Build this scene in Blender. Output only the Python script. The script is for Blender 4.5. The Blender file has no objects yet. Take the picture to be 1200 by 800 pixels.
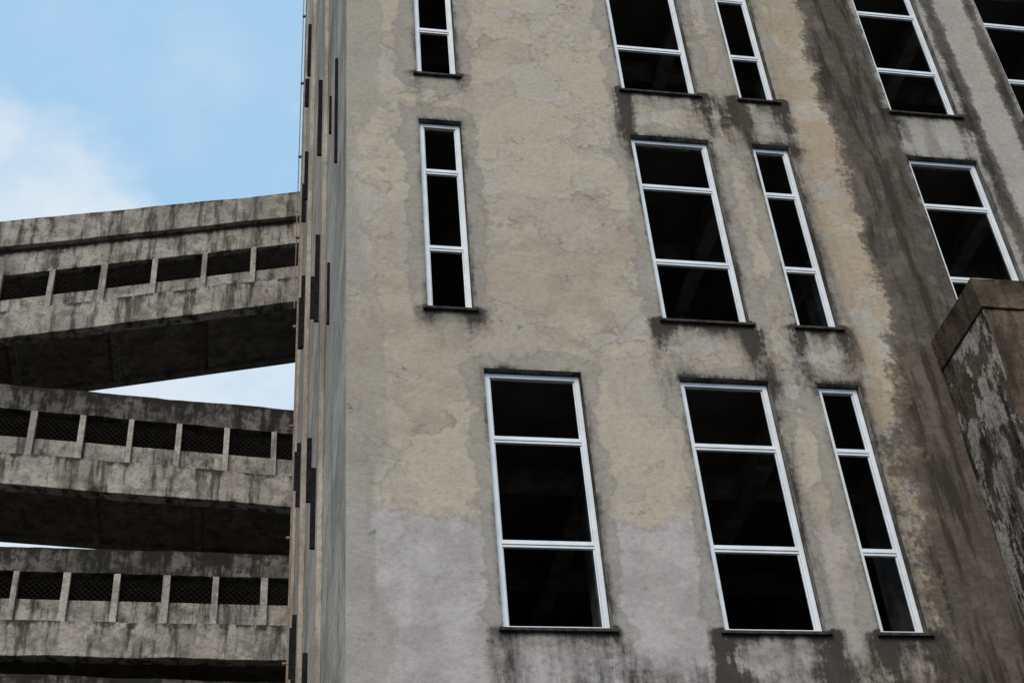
import bpy, numpy as np, math, random
from mathutils import Matrix, Vector, noise as mnoise
random.seed(4)
sc=bpy.context.scene
ZC=1.6                      # eye height; heights below are measured from it
# ------------------------------------------------------------------ node helper
class G:
    def __init__(s,nt): s.nt=nt
    def n(s,t,**k):
        nd=s.nt.nodes.new(t)
        for a,b in k.items(): setattr(nd,a,b)
        return nd
    def put(s,sock,v):
        if isinstance(v,bpy.types.NodeSocket): s.nt.links.new(v,sock)
        elif isinstance(v,(tuple,list)) and len(v)==3 and sock.type=='RGBA': sock.default_value=(*v,1)
        else: sock.default_value=v
    def m(s,op,a,b=0.0,c=0.0,clamp=False):
        nd=s.n('ShaderNodeMath',operation=op,use_clamp=clamp)
        s.put(nd.inputs[0],a);s.put(nd.inputs[1],b);s.put(nd.inputs[2],c);return nd.outputs[0]
    def add(s,a,b): return s.m('ADD',a,b)
    def mul(s,a,b,clamp=False): return s.m('MULTIPLY',a,b,clamp=clamp)
    def sub(s,a,b): return s.m('SUBTRACT',a,b)
    def mx(s,a,b): return s.m('MAXIMUM',a,b)
    def ss(s,x,a,b,c=0.0,d=1.0):
        nd=s.n('ShaderNodeMapRange',interpolation_type='SMOOTHSTEP');
        s.put(nd.inputs[0],x)
        for i,v in enumerate((a,b,c,d)): s.put(nd.inputs[1+i],v)
        return nd.outputs[0]
    def lin(s,x,a,b,c=0.0,d=1.0):
        nd=s.n('ShaderNodeMapRange');s.put(nd.inputs[0],x)
        for i,v in enumerate((a,b,c,d)): s.put(nd.inputs[1+i],v)
        return nd.outputs[0]
    def mix(s,f,a,b,bt='MIX'):
        nd=s.n('ShaderNodeMix',data_type='RGBA',blend_type=bt)
        s.put(nd.inputs[0],f);s.put(nd.inputs[6],a);s.put(nd.inputs[7],b);return nd.outputs[2]
    def obj(s):
        return s.n('ShaderNodeNewGeometry').outputs['Position']
    def map(s,v,sc=(1,1,1),loc=(0,0,0)):
        nd=s.n('ShaderNodeMapping');s.put(nd.inputs[0],v);nd.inputs['Location'].default_value=loc;nd.inputs['Scale'].default_value=sc;return nd.outputs[0]
    def noise(s,v,scale,detail=5,rough=.55,dist=0.0):
        nd=s.n('ShaderNodeTexNoise');s.put(nd.inputs['Vector'],v)
        nd.inputs['Scale'].default_value=scale;nd.inputs['Detail'].default_value=detail;nd.inputs['Roughness'].default_value=rough;nd.inputs['Distortion'].default_value=dist
        return nd.outputs[0]
    def attr(s,name):
        return s.n('ShaderNodeAttribute',attribute_name=name).outputs['Fac']
    def xyz(s,v):
        nd=s.n('ShaderNodeSeparateXYZ');s.put(nd.inputs[0],v);return nd.outputs
    def bump(s,h,dist,strength=1.0):
        nd=s.n('ShaderNodeBump');s.put(nd.inputs['Height'],h);nd.inputs['Distance'].default_value=dist;nd.inputs['Strength'].default_value=strength
        return nd.outputs[0]
def newmat(name,diffuse=False):
    m=bpy.data.materials.new(name);m.use_nodes=True;nt=m.node_tree;nt.nodes.clear();g=G(nt)
    b=g.n('ShaderNodeBsdfDiffuse' if diffuse else 'ShaderNodeBsdfPrincipled');o=g.n('ShaderNodeOutputMaterial');nt.links.new(b.outputs[0],o.inputs[0])
    if not diffuse:
        b.inputs['Roughness'].default_value=.9;b.inputs['Specular IOR Level'].default_value=.15
    return m,g,b
# ------------------------------------------------------------------ facade plaster
def facade_mat():
    m,g,b=newmat('weathered_plaster',True)
    P=g.obj();x,y,z=g.xyz(P)
    zr=g.sub(z,ZC)
    nL=g.noise(P,.6,1,.6); nM=g.noise(P,2.2,4,.62); nF=g.noise(P,15,3,.72)
    nE=g.noise(g.map(P,(1,1,1),(7,3,5)),1.7,6,.66)
    wE=g.sub(nE,.5)
    col=g.mix(g.ss(nL,.38,.62),(.425,.348,.27),(.465,.39,.305))
    col=g.mix(g.ss(nM,.42,.62,0,.75),col,(.365,.295,.227))
    for (loc,sc_,th,c,f) in (((3,1,9),.40,.505,(.49,.415,.322),.68),((11,4,2),.75,.545,(.405,.355,.293),.7),((8,2,6),.6,.57,(.44,.405,.355),.5)):
        n=g.noise(g.map(P,(1,1,1.3),loc),sc_,5,.60)
        k=g.ss(n,th,th+.016)
        col=g.mix(g.mul(k,f),col,c)
        e=g.mul(g.ss(n,th-.010,th),g.ss(n,th+.012,th+.002))
        col=g.mix(g.mul(g.mul(e,.36),g.ss(nM,.35,.55)),col,(.20,.165,.13))
    dw=g.attr('dw')
    d1=g.add(dw,g.mul(wE,.8))
    cem=g.mul(g.ss(d1,.19,.14),g.ss(nM,.25,.45,.5,1))
    nC=g.noise(g.map(P,(1,1,.28),(2,9,4)),2.4,4,.65)
    cor=g.ss(g.add(x,g.mul(g.sub(nC,.5),1.6)),1.30,1.15)
    cem=g.mx(cem,g.mul(cor,.75))
    right=g.mul(g.ss(g.add(x,g.mul(wE,.6)),5.7,6.1),g.ss(nC,.49,.54))
    cem=g.mx(cem,g.mul(right,.5))
    cemc=g.mix(nM,(.375,.335,.28),(.25,.23,.197))
    lz=g.add(zr,g.add(g.mul(wE,1.1),g.mul(g.sub(nL,.5),.5)))
    lowm=g.ss(lz,7.60,7.56)
    lowm=g.mul(lowm,g.ss(g.add(x,wE),5.9,5.2,.35,1))
    lowc=g.mix(g.ss(nM,.38,.62),(.475,.425,.40),(.375,.335,.312))
    col=g.mix(g.mul(lowm,g.ss(nC,.3,.45,.7,.95)),col,lowc)
    le=g.mul(g.ss(lz,7.53,7.57),g.ss(lz,7.63,7.59))
    col=g.mix(g.mul(le,.22),col,(.2,.17,.14))
    col=g.mix(g.mul(cem,.74),col,cemc)
    ce=g.mul(g.ss(d1,.125,.155),g.ss(d1,.20,.165))
    col=g.mix(g.mul(ce,.2),col,(.14,.125,.1))
    och=g.mul(g.mul(g.ss(x,6.5,6.9),g.ss(x,7.6,7.3)),g.ss(nM,.42,.52))
    col=g.mix(g.mul(och,.55),col,(.42,.30,.19))
    pale=g.ss(g.add(x,g.mul(wE,.25)),8.2,8.3)
    col=g.mix(g.mul(pale,.75),col,g.mix(nM,(.47,.43,.38),(.30,.27,.235)))
    # stains
    st=g.attr('stain')
    strk=g.noise(g.map(P,(1,1,.13)),5.0,5,.68)
    sp=g.sub(nF,.5)
    sA=g.mul(st,g.lin(g.add(g.mul(strk,.5),g.mul(nE,.5)),.38,.62,.0,2.0))
    sA=g.add(sA,g.mul(g.mul(st,sp),1.2))
    sA=g.m('MULTIPLY',g.ss(sA,.05,1.05),.93,clamp=True)
    col=g.mix(sA,col,(.042,.034,.028))
    rt=g.ss(x,3.5,7.5,.12,.6)
    run=g.ss(g.noise(g.map(P,(1,1,.08),(4,4,4)),3.0,4,.62),.54,.74)
    col=g.mix(g.mul(run,rt),col,(.15,.12,.093))
    bd=g.attr('band')
    q=g.add(g.add(bd,g.mul(wE,1.5)),g.mul(sp,.6))
    bk=g.ss(q,.34,.62)
    bc=g.mix(g.ss(nF,.34,.66),(.062,.050,.041),(.115,.093,.075))
    bc=g.mix(g.ss(nM,.50,.64,0,.6),bc,(.18,.15,.12))
    bc=g.mix(g.ss(strk,.46,.60,0,.9),bc,(.028,.023,.019))
    col=g.mix(g.mul(bk,.95),col,bc)
    be=g.mul(g.ss(q,.20,.40),g.ss(q,.62,.44))
    col=g.mix(g.mul(be,.6),col,(.04,.032,.026))
    col=g.mix(g.ss(nF,.38,.76,0,.42),col,g.mix(1.0,col,(.60,.585,.57),'MULTIPLY'))
    pit=g.ss(nF,.70,.74,0,.5)
    col=g.mix(pit,col,(.10,.085,.07))
    g.put(b.inputs['Color'],col)
    g.put(b.inputs['Normal'],g.bump(g.noise(P,3.2,5,.70),.03,.75))
    return m
def concrete_mat(name,light,mid,dark,stainamt=.55,paint=None,seed=0,sc3=(1,1,1),bd=.04):
    m,g,b=newmat(name,True)
    P=g.map(g.obj(),sc3,(seed*3.1,seed*1.7,seed))
    nL=g.noise(P,.9,2,.62);nM=g.noise(P,2.8,4,.66);nF=g.noise(P,18,2,.72)
    strk=g.noise(g.map(P,(1,1,.13)),4.0,5,.68)
    col=g.mix(g.ss(nL,.36,.64),mid,light)
    col=g.mix(g.ss(nM,.45,.62,0,.7),col,g.mix(.5,mid,dark))
    if paint:
        pm=g.ss(g.noise(g.map(P,(1,1,.45)),2.6,7,.72),.485,.505)
        col=g.mix(g.mul(pm,.9),col,paint)
    col=g.mix(g.ss(strk,.47,.64,0,stainamt),col,dark)
    col=g.mix(g.ss(nF,.42,.72,0,.4),col,dark)
    at=g.attr('grime')
    q=g.add(at,g.mul(g.sub(nM,.5),1.6));q=g.add(q,g.mul(g.sub(strk,.5),1.3))
    col=g.mix(g.ss(q,.30,.72,0,.92),col,dark)
    g.put(b.inputs['Color'],col)
    g.put(b.inputs['Normal'],g.bump(g.noise(P,5,4,.66),bd,.8))
    return m
def simple_mat(name,c1,c2,scale=6,rough=.8,spec=.25,diffuse=False):
    m,g,b=newmat(name,diffuse);P=g.obj()
    n=g.noise(P,scale,2,.65)
    g.put(b.inputs['Color' if diffuse else 'Base Color'],g.mix(g.ss(n,.35,.65),c1,c2))
    if not diffuse: b.inputs['Roughness'].default_value=rough;b.inputs['Specular IOR Level'].default_value=spec
    return m
M_FAC=facade_mat()
M_SIDE=concrete_mat('side_wall_render',(.49,.425,.35),(.375,.325,.265),(.17,.143,.113),.6,seed=2,sc3=(1,.22,.5))
M_RAMP=concrete_mat('ramp_concrete',(.44,.395,.34),(.30,.27,.23),(.047,.040,.033),.8,seed=1)
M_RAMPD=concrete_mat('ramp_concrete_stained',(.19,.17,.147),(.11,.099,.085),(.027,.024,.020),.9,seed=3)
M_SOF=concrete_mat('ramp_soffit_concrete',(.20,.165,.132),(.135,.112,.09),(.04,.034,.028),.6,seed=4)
M_POST=concrete_mat('ramp_post_concrete',(.49,.45,.395),(.36,.33,.285),(.09,.08,.07),.5,seed=5)
M_BOX=concrete_mat('stained_block_concrete',(.150,.107,.070),(.093,.069,.047),(.030,.024,.018),.7,seed=6)
M_BOXS=concrete_mat('peeling_paint_concrete',(.12,.095,.072),(.075,.061,.047),(.020,.016,.013),.8,paint=(.40,.35,.295),seed=7)
M_FRAME=simple_mat('white_window_frame',(.80,.81,.82),(.70,.71,.72),4,.45,.4)
M_SILL=simple_mat('dark_sill_stone',(.075,.065,.055),(.035,.03,.027),14,diffuse=True)
M_INT=simple_mat('dark_interior',(.11,.097,.088),(.15,.135,.123),1.2,diffuse=True)
M_BEAM=simple_mat('interior_beam_concrete',(.34,.31,.28),(.18,.165,.15),3,diffuse=True)
M_WIRE=simple_mat('rusted_wire',(.045,.041,.037),(.025,.023,.021),9,diffuse=True)
M_DARK=simple_mat('dark_steel_sash',(.024,.022,.021),(.014,.013,.013),9,diffuse=True)
M_PIPE=simple_mat('rusty_pipe',(.22,.15,.10),(.30,.25,.2),5,diffuse=True)
M_GRD=simple_mat('asphalt_ground',(.060,.058,.055),(.045,.044,.042),3,diffuse=True)
# ------------------------------------------------------------------ mesh helpers
def link(o,parent=None):
    sc.collection.objects.link(o)
    if parent: o.parent=parent
    return o
def empty(name,loc=(0,0,0)):
    e=bpy.data.objects.new(name,None);sc.collection.objects.link(e);return e
def mesh(name,V,F,mat,parent=None,attrs=None,bevel=0):
    me=bpy.data.meshes.new(name);me.from_pydata([tuple(v) for v in V],[],F);me.update()
    me.materials.append(mat)
    if attrs:
        for k,a in attrs.items():
            at=me.attributes.new(k,'FLOAT','POINT');at.data.foreach_set('value',np.asarray(a,dtype=np.float32))
    o=bpy.data.objects.new(name,me);link(o,parent)
    if bevel:
        bv=o.modifiers.new('b','BEVEL');bv.width=bevel;bv.segments=2;bv.limit_method='ANGLE'
    return o
class Boxes:
    def __init__(s): s.V=[];s.F=[]
    def box(s,x0,x1,y0,y1,z0,z1,sl=0.0,xr=0.0):
        i=len(s.V)
        for z in (z0,z1):
            for (a,b_) in ((x0,y0),(x1,y0),(x1,y1),(x0,y1)):
                s.V.append((a,b_,z+sl*(a-xr)))
        s.F+=[tuple(i+k for k in f) for f in ((0,3,2,1),(4,5,6,7),(0,1,5,4),(1,2,6,5),(2,3,7,6),(3,0,4,7))]
    def obj(s,name,mat,parent,bevel=0): return mesh(name,s.V,s.F,mat,parent,bevel=bevel)
# ------------------------------------------------------------------ BUILDING
bld=empty('concrete_office_building')
XL,XR,YB,TOP=0.90,13.0,14.3,37.0
ST=3.945;S0=6.31+ZC
rows=[]
for k in range(-1,7):
    zs=S0+ST*k; zt=zs+3.10
    if zt>TOP-0.6: break
    if k<=0: cols=[('a',2.39,3.47),('b',4.59,5.64),('c',6.21,6.72),('d',8.33,9.34),('e',10.33,11.4)]
    else: cols=[('a',1.80,2.335),('b',4.525,5.575),('c',6.155,6.68),('d',8.32,9.33),('e',10.33,11.4)]
    if k==0: zt=zs+3.13
    rows.append((k,zs,zt,cols))
wins=[(c[0],c[1],c[2],zs,zt,k) for k,zs,zt,cols in rows for c in cols]
def axis(lo,hi,cuts,fine,flo,fhi,coarse):
    pts=set(round(v,4) for v in cuts if lo<=v<=hi)|{lo,hi}
    v=lo
    cand=[]
    while v<hi:
        cand.append(v); v+= fine if flo<=v<=fhi else coarse
    base=sorted(pts);out=list(base)
    for c in cand:
        if min(abs(c-p) for p in base)>fine*.45: out.append(round(c,4))
    return np.array(sorted(out))
xs=axis(XL,XR,[w[1] for w in wins]+[w[2] for w in wins],.055,.9,11.6,.3)
zs_=axis(0,TOP,[w[3] for w in wins]+[w[4] for w in wins],.055,6.5,20,.35)
nx,nz=len(xs),len(zs_)
XX,ZZ=np.meshgrid(xs,zs_)
vx=XX.ravel();vz=ZZ.ravel()
rel=vz-ZC
dw=np.full(vx.shape,9.0)
stain=np.zeros_like(vx)
rng=np.random.RandomState(3)
amp={'a':.65,'b':1.3,'c':1.25,'d':1.0,'e':.8}
for (c,x0,x1,z0,z1,k) in wins:
    ddx=np.maximum(np.maximum(x0-vx,vx-x1),0);ddz=np.maximum(np.maximum((z0-vz)*.75,(vz-z1)),0)
    d=np.sqrt(ddx**2+ddz**2)
    dw=np.minimum(dw,d+rng.uniform(-.05,.03))
    A=amp[c]
    below=z0-vz
    bm=(below>-.05)
    for xe,am in ((x0-.03,rng.uniform(.8,1.4)),(x1+.04,rng.uniform(.9,1.5))):
        L=rng.uniform(.35,.8)
        wdt=.11+.16*np.clip(below,0,1)
        stain+=A*am*bm*np.exp(-((vx-xe)/wdt)**2)*np.exp(-np.clip(below,0,9)/L)
    ins=1/(1+np.exp(-(np.minimum(vx-x0+.02,x1+.02-vx))/.07))
    stain+=A*.7*bm*ins*np.exp(-np.clip(below,0,9)/.11)
    stain+=A*.22*bm*ins*np.exp(-np.clip(below,0,9)/.45)
    stain+=.5*np.exp(-d/.035)
    stain+=.3*A*np.exp(-((vx-x1-.08)/.10)**2)*(vz>z0)*(vz<z1)*.6
    stain+=.15*A*np.exp(-((vz-z1)/.10)**2)*ins
stain+=.7*np.clip((S0-.0-vz)/.9,0,1)*np.clip((vx-1.9)/.8,0.25,1)
stain+=.55*np.exp(-((vx-5.85)/.20)**2)*np.exp(-((rel-13.9)/.55)**2)
l=np.interp(rel,[0,6.7,8.5,9.6,10.4,13,17,40],[6.75,6.95,7.12,7.28,7.42,7.42,7.44,7.5])
r=np.interp(rel,[0,6.7,8.8,10.4,13,17,40],[9.9,9.9,9.7,8.45,8.26,8.22,8.2])
sw=np.interp(rel,[0,8.5,10.5,40],[.55,.5,.25,.14])
band=np.clip((vx-l)/sw*.5+.5,0,1)*np.clip((r-vx)/.16*.5+.5,0,1)
band=np.maximum(band,.75*np.exp(-((vx-9.52)/.12)**2)*(rel>11))
band=np.maximum(band,.62*np.exp(-((vx-10.2)/.10)**2)*(rel>11))
V=np.stack([vx,np.zeros_like(vx),vz],1)
F=[];skip=np.zeros((nz-1,nx-1),bool)
cx=(xs[:-1]+xs[1:])/2;cz=(zs_[:-1]+zs_[1:])/2
for w in wins:
    skip|=((cz>w[3])&(cz<w[4]))[:,None]&((cx>w[1])&(cx<w[2]))[None,:]
for j in range(nz-1):
    for i in range(nx-1):
        if not skip[j,i]:
            a=j*nx+i;F.append((a,a+1,a+nx+1,a+nx))
mesh('front_wall',V,F,M_FAC,bld,{'dw':dw,'stain':stain,'band':band})
RV=[];RF=[];DP=.24
for (c,x0,x1,z0,z1,k) in wins:
    i=len(RV)
    for y in (0,DP):
        RV+=[(x0,y,z0),(x1,y,z0),(x1,y,z1),(x0,y,z1)]
    for a in range(4):
        b_=(a+1)%4;RF.append((i+a,i+b_,i+4+b_,i+4+a))
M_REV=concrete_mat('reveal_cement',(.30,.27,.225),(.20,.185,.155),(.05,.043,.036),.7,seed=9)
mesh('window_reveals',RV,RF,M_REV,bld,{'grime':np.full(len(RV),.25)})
fr=Boxes();sl=Boxes()
Y0,Y1=.07,.125
for (c,x0,x1,z0,z1,k) in wins:
    e=.012;w_=.055
    a,b_=x0+e,x1-e;lo,hi=z0+.012,z1-.02
    fr.box(a,a+w_,Y0,Y1,lo,hi);fr.box(b_-w_,b_,Y0,Y1,lo,hi)
    fr.box(a+w_,b_-w_,Y0+.003,Y1,lo,lo+w_);fr.box(a+w_,b_-w_,Y0+.003,Y1,hi-w_,hi)
    t1,t2=z0+2.25,z0+.985
    for t in (t1,t2):
        fr.box(a+w_,b_-w_,Y0+.003,Y1,t-.012,t+.035)
        fr.box(a+w_,b_-w_,Y0+.012,Y1-.006,t-.042,t-.017)
    for (p0,p1) in ((lo+w_,t2-.042),(t2+.035,t1-.042),(t1+.035,hi-w_)):
        for (u0,u1) in ((a+w_,a+w_+.014),(b_-w_-.014,b_-w_)):
            fr.box(u0,u1,Y0+.022,Y1-.01,p0,p1)
    sl.box(x0-.045,x1+.045,-.045,.0-.001,z0-.037,z0-.003)
    sl.box(x0+.003,x1-.003,.001,.07,z0+.001,z0+.010)
fr.obj('window_frames',M_FRAME,bld,.004)
sl.obj('window_sills',M_SILL,bld,.006)
it=Boxes()
bm_=Boxes()
for k,zs,zt,cols in rows:
    it.box(XL+.25,XR-.25,.26,9.0,zs-.62,zs-.38)
    for xb in (1.6,3.9,5.95,7.6,9.8,12):
        bm_.box(xb,xb+.22,.27,8.9,zs-.62+ST-.32,zs-.621+ST)
    for yb in (2.2,4.6,7.0):
        bm_.box(XL+.3,XR-.3,yb,yb+.2,zs-.62+ST-.24,zs-.622+ST)
    for xb in (3.95,7.65):
        bm_.box(xb,xb+.3,2.2,2.5,zs-.379,zs-.62+ST-.33)
it.box(XL+.25,XR-.25,9.0,9.2,0,TOP-.4)
it.obj('floor_slabs',M_INT,bld)
bm_.obj('interior_beams',M_BEAM,bld)
def gridwall(name,p0,du,nu,dv,nv,mat,parent,attrs=None,jit=0):
    V=[];F=[]
    p0=Vector(p0);du=Vector(du);dv=Vector(dv)
    for j in range(nv+1):
        for i in range(nu+1): V.append(p0+du*(i/nu)+dv*(j/nv))
    for j in range(nv):
        for i in range(nu):
            a=j*(nu+1)+i;F.append((a,a+1,a+nu+2,a+nu+1))
    return mesh(name,V,F,mat,parent,attrs)
gridwall('side_wall',(XL,YB,0),(0,-YB,0),20,(0,0,TOP),40,M_SIDE,bld)
gridwall('right_side_wall',(XR,0,0),(0,YB,0),4,(0,0,TOP),4,M_SIDE,bld)
gridwall('rear_wall',(XR,YB,0),(XL-XR,0,0),4,(0,0,TOP),4,M_SIDE,bld)
gridwall('roof',(XL,0,TOP-.3),(XR-XL,0,0),4,(0,YB,0),4,M_SIDE,bld)
pl=Boxes()
for (y0,w,p) in ((4.0,.5,.07),(9.2,.45,.09),(13.9,.4,.07)):
    pl.box(XL-p,XL-.001,y0,y0+w,0,TOP)
pl.obj('side_pilasters',M_SIDE,bld,.01)
sa=Boxes()
for k in range(0,8):
    zb=S0+ST*k
    for (y,off,h0,hh) in ((1.6,.042,.2,2.0),(3.0,.04,2.0,1.1),(5.6,.09,.4,1.8),(7.4,.08,2.0,1.2),(10.8,.13,.3,2.1),(12.6,.11,1.6,1.5)):
        if random.random()<.25: continue
        zz=zb+h0+random.uniform(-.3,.3)
        sa.box(XL-off,XL-.002,y,y+.05,zz,zz+hh*random.uniform(.6,1.1))
sa.obj('open_window_sashes',M_DARK,bld)
pp=Boxes()
pp.box(XL-.10,XL-.04,14.36,14.42,0,TOP)
pp.box(XL-.17,XL-.145,14.5,14.525,24,TOP)
for z in np.arange(3,36,2.9): pp.box(XL-.18,XL-.02,14.35,14.43,z,z+.05)
pp.obj('drain_pipes',M_PIPE,bld,.01)
# ------------------------------------------------------------------ foreground projecting block
blk=empty('concrete_stair_block')
def solid(name,x0,x1,y0,y1,z0,z1,step,mat,parent,sl=0.0,xr=0.0,jit=.006,grime=None,matL=None):
    """subdivided box whose surface and arrises are slightly uneven; top follows slope sl about xr"""
    import bmesh
    bm=bmesh.new();bmesh.ops.create_cube(bm,size=1)
    bmesh.ops.transform(bm,verts=bm.verts,matrix=Matrix.Translation(((x0+x1)/2,(y0+y1)/2,(z0+z1)/2))@Matrix.Diagonal((x1-x0,y1-y0,z1-z0,1)))
    for ax,(a,b_) in enumerate(((x0,x1),(y0,y1),(z0,z1))):
        n=int(max(1,min(90,(b_-a)/step)))
        for i in range(1,n):
            co=[0,0,0];co[ax]=a+(b_-a)*i/n;no=[0,0,0];no[ax]=1
            bmesh.ops.bisect_plane(bm,geom=bm.verts[:]+bm.edges[:]+bm.faces[:],plane_co=co,plane_no=no)
    L=bm.verts.layers.float.new('grime')
    for v in bm.verts:
        t=(z1-v.co.z)
        v[L]=(math.exp(-t/.16)*.55 if grime is None else grime(v.co,z0,z1))
        v.co+=mnoise.noise_vector(v.co*1.1)*jit*1.6+mnoise.noise_vector(v.co*4.3)*jit*.7
        v.co.z+=sl*(v.co.x-xr)
    me=bpy.data.meshes.new(name);bm.normal_update()
    me.materials.append(mat)
    if matL:
        me.materials.append(matL)
        for f in bm.faces:
            if f.normal.x<-.7: f.material_index=1
    bm.to_mesh(me);bm.free()
    o=bpy.data.objects.new(name,me);link(o,parent)
    bv=o.modifiers.new('b','BEVEL');bv.width=.012;bv.segments=2;bv.limit_method='ANGLE';bv.angle_limit=math.radians(50)
    return o
solid('block_body',7.80,12.2,-1.13,-.004,0,11.30,.3,M_BOX,blk,matL=M_BOXS,jit=.012,grime=lambda c,a,b:.5*math.exp(-(b-c.z)/.2))
solid('block_coping',7.775,12.25,-1.16,-.006,11.302,11.74,.1,M_BOX,blk,jit=.018)
# ------------------------------------------------------------------ RAMPS (seen behind the corner)
YR=16.0
def ramp(name,zt,slope,parts,px0,pdx,xr=-6.0,XA=-9.0,XB=1.6,dep=2.5,coping=True,roofdark=False):
    e=empty(name)
    tband,open_t,panel_t,beam_t,bot=parts   # heights below the top at xr
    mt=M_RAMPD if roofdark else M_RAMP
    if coping:
        solid('coping',XA,XB,YR-.16,YR+.22,zt-.90,zt,.14,M_RAMP,e,slope,xr,.014)
        solid('upper_wall',XA,XB,YR,YR+.2,zt-tband,zt-.901,.16,M_RAMP,e,slope,xr,.008,grime=lambda c,a,b:1.1*math.exp(-(b-c.z)/.14)+.35*math.exp(-(c.z-a)/.12))
    else:
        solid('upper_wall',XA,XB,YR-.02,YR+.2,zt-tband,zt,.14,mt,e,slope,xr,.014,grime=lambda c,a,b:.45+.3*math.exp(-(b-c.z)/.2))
    solid('lower_panel',XA,XB,YR+.09,YR+.2,zt-beam_t-.01,zt-panel_t,.2,M_RAMP,e,slope,xr,.005,grime=lambda c,a,b:.25)
    solid('edge_beam',XA,XB,YR-.07,YR+.25,zt-bot,zt-beam_t,.14,M_RAMP,e,slope,xr,.014,grime=lambda c,a,b:.6*math.exp(-(b-c.z)/.2)+.35*math.exp(-(c.z-a)/.12))
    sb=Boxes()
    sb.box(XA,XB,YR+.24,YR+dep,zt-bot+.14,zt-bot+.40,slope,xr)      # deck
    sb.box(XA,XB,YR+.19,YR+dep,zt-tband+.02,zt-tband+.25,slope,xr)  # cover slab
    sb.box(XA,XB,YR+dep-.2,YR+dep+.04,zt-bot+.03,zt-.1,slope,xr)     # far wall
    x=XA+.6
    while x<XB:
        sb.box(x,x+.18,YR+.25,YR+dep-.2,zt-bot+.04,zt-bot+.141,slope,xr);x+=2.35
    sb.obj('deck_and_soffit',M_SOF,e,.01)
    po=Boxes();x=px0
    while x-pdx>XA: x-=pdx
    while x<XB-.3:
        ww=random.uniform(.06,.08)
        po.box(x-ww,x+ww,YR-.035,YR+.16,zt-beam_t,zt-tband+.001,slope,xr);x+=pdx
    po.obj('posts',M_POST,e,.012)
    zl,zh=zt-panel_t,zt-open_t
    H=zh-zl;V=[];F=[];sp=.13;t=.0035;yy=YR+.12
    x=XA-H
    while x<XB:
        for s in (1,-1):
            xa,xb=(x,x+H) if s>0 else (x+H,x)
            za,zb=zl,zh
            i=len(V)
            V+=[(xa-t,yy,za+slope*(xa-xr)),(xa+t,yy,za+slope*(xa-xr)),(xb+t,yy,zb+slope*(xb-xr)),(xb-t,yy,zb+slope*(xb-xr)),((xa+xa)/2,yy+.008,za+slope*(xa-xr)),(xb,yy+.008,zb+slope*(xb-xr))]
            F+=[(i,i+1,i+2,i+3),(i,i+3,i+5,i+4),(i+1,i+4,i+5,i+2)]
        x+=sp
    mesh('wire_mesh',V,F,M_WIRE,e)
    return e
zt1=25.89+.24*.71+ZC
ramp('concrete_ramp',zt1,.237,(1.74,1.741,2.48,2.98,3.84),-5.23,1.23)
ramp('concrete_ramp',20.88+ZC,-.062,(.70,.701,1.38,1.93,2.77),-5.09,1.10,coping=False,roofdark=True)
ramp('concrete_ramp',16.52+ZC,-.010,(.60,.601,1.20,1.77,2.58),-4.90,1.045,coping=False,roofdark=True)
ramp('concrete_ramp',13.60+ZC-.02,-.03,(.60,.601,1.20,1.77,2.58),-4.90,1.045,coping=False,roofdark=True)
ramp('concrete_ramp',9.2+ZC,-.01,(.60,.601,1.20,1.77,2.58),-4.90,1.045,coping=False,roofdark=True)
pier=empty('ramp_pier')
solid('pier_wall',-11.6,-9.005,YR-.3,YR+3.2,0,26.4+ZC,.9,M_RAMP,pier)
# ------------------------------------------------------------------ ground
gridwall('ground',(-600,-600,0),(1200,0,0),6,(0,1200,0),6,M_GRD,None)
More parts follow.
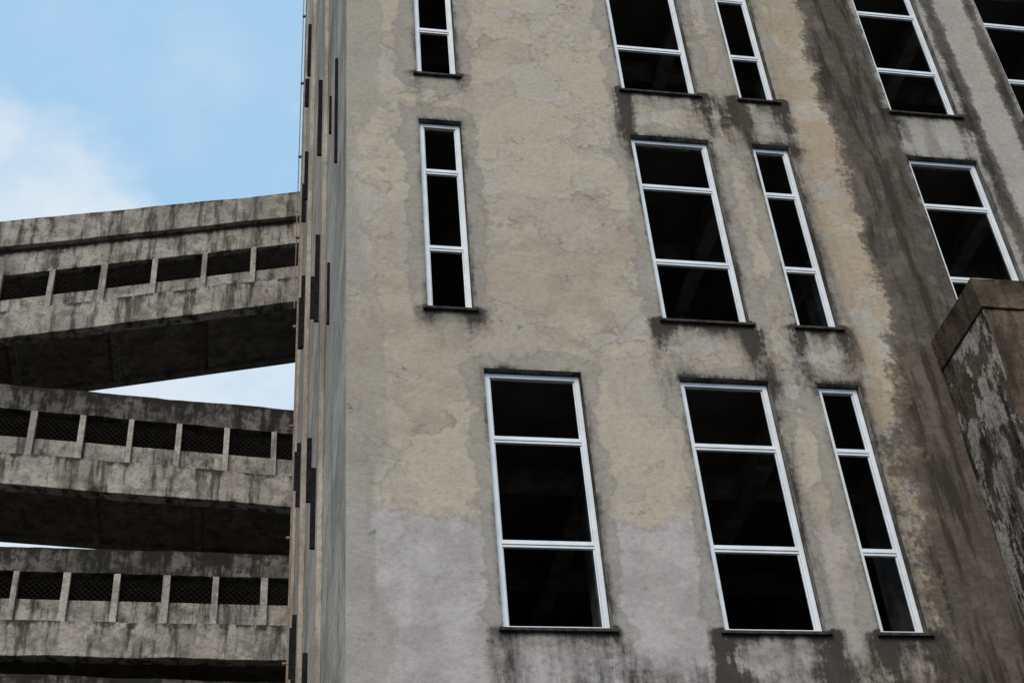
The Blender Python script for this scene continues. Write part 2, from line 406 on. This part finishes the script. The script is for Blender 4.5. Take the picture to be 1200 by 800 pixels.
# ------------------------------------------------------------------ camera
pi,ya,ro=math.radians(38.606),math.radians(12.819),math.radians(-5.255)
Fv=Vector((math.sin(ya)*math.cos(pi),math.cos(ya)*math.cos(pi),math.sin(pi)))
r_=Vector((math.cos(ya),-math.sin(ya),0));u_=r_.cross(Fv)
Xv=math.cos(ro)*r_+math.sin(ro)*u_;Yv=-math.sin(ro)*r_+math.cos(ro)*u_
cd=bpy.data.cameras.new('camera');cam=bpy.data.objects.new('camera',cd);link(cam)
Mx=Matrix((( Xv.x,Yv.x,-Fv.x,0),(Xv.y,Yv.y,-Fv.y,-12.0),(Xv.z,Yv.z,-Fv.z,ZC),(0,0,0,1)))
cam.matrix_world=Mx
cd.sensor_width=36;cd.lens=50.0;cd.clip_end=3000;sc.camera=cam
# ------------------------------------------------------------------ light
SE,SA=math.radians(42),math.radians(202)
w=bpy.data.worlds.new('World');sc.world=w;w.use_nodes=True;nt=w.node_tree;nt.nodes.clear();g=G(nt)
sky=g.n('ShaderNodeTexSky');sky.sky_type='NISHITA';sky.sun_disc=False;sky.sun_elevation=SE;sky.sun_rotation=SA;sky.air_density=1.0;sky.dust_density=1.0;sky.ozone_density=1.0
D=g.n('ShaderNodeTexCoord').outputs['Generated']
cn=g.noise(g.map(D,(1,1,1.8)),6.5,5,.60)
tot=None
# cloud banks (world directions, radius, amount)
for (d,rad,am) in (((-.1415,.7242,.6748),.085,.95),((-.180,.6837,.7077),.045,.8),((-.0424,.7979,.6017),.14,.9),((-.1195,.8546,.5052),.15,1.0)):
    dd=g.n('ShaderNodeVectorMath',operation='DISTANCE');g.put(dd.inputs[0],D);dd.inputs[1].default_value=Vector(d).normalized()
    f=g.mul(g.ss(dd.outputs['Value'],rad*1.6,0.0),am)
    tot=f if tot is None else g.mx(tot,f)
cl=g.ss(g.add(tot,g.mul(g.sub(cn,.5),1.7)),.2,.95,0,.85)
gen=g.ss(cn,.42,.8,.04,.32)
cl=g.mx(cl,gen)
base=g.mix(.85,sky.outputs[0],(2.95,4.85,6.7))
colr=g.mix(cl,base,(5.6,6.05,6.5))
bg=g.n('ShaderNodeBackground');g.put(bg.inputs[0],colr);bg.inputs[1].default_value=.14
o=g.n('ShaderNodeOutputWorld');nt.links.new(bg.outputs[0],o.inputs[0])
sd=bpy.data.lights.new('sun','SUN');sd.energy=2.4;sd.angle=math.radians(34);sd.color=(1,.91,.81)
so=bpy.data.objects.new('sun',sd);link(so)
sdir=Vector((math.sin(SA)*math.cos(SE),math.cos(SA)*math.cos(SE),math.sin(SE)))
so.rotation_euler=sdir.to_track_quat('Z','Y').to_euler();so.location=sdir*60
sc.view_settings.view_transform='Standard';sc.view_settings.look='None';sc.view_settings.exposure=0
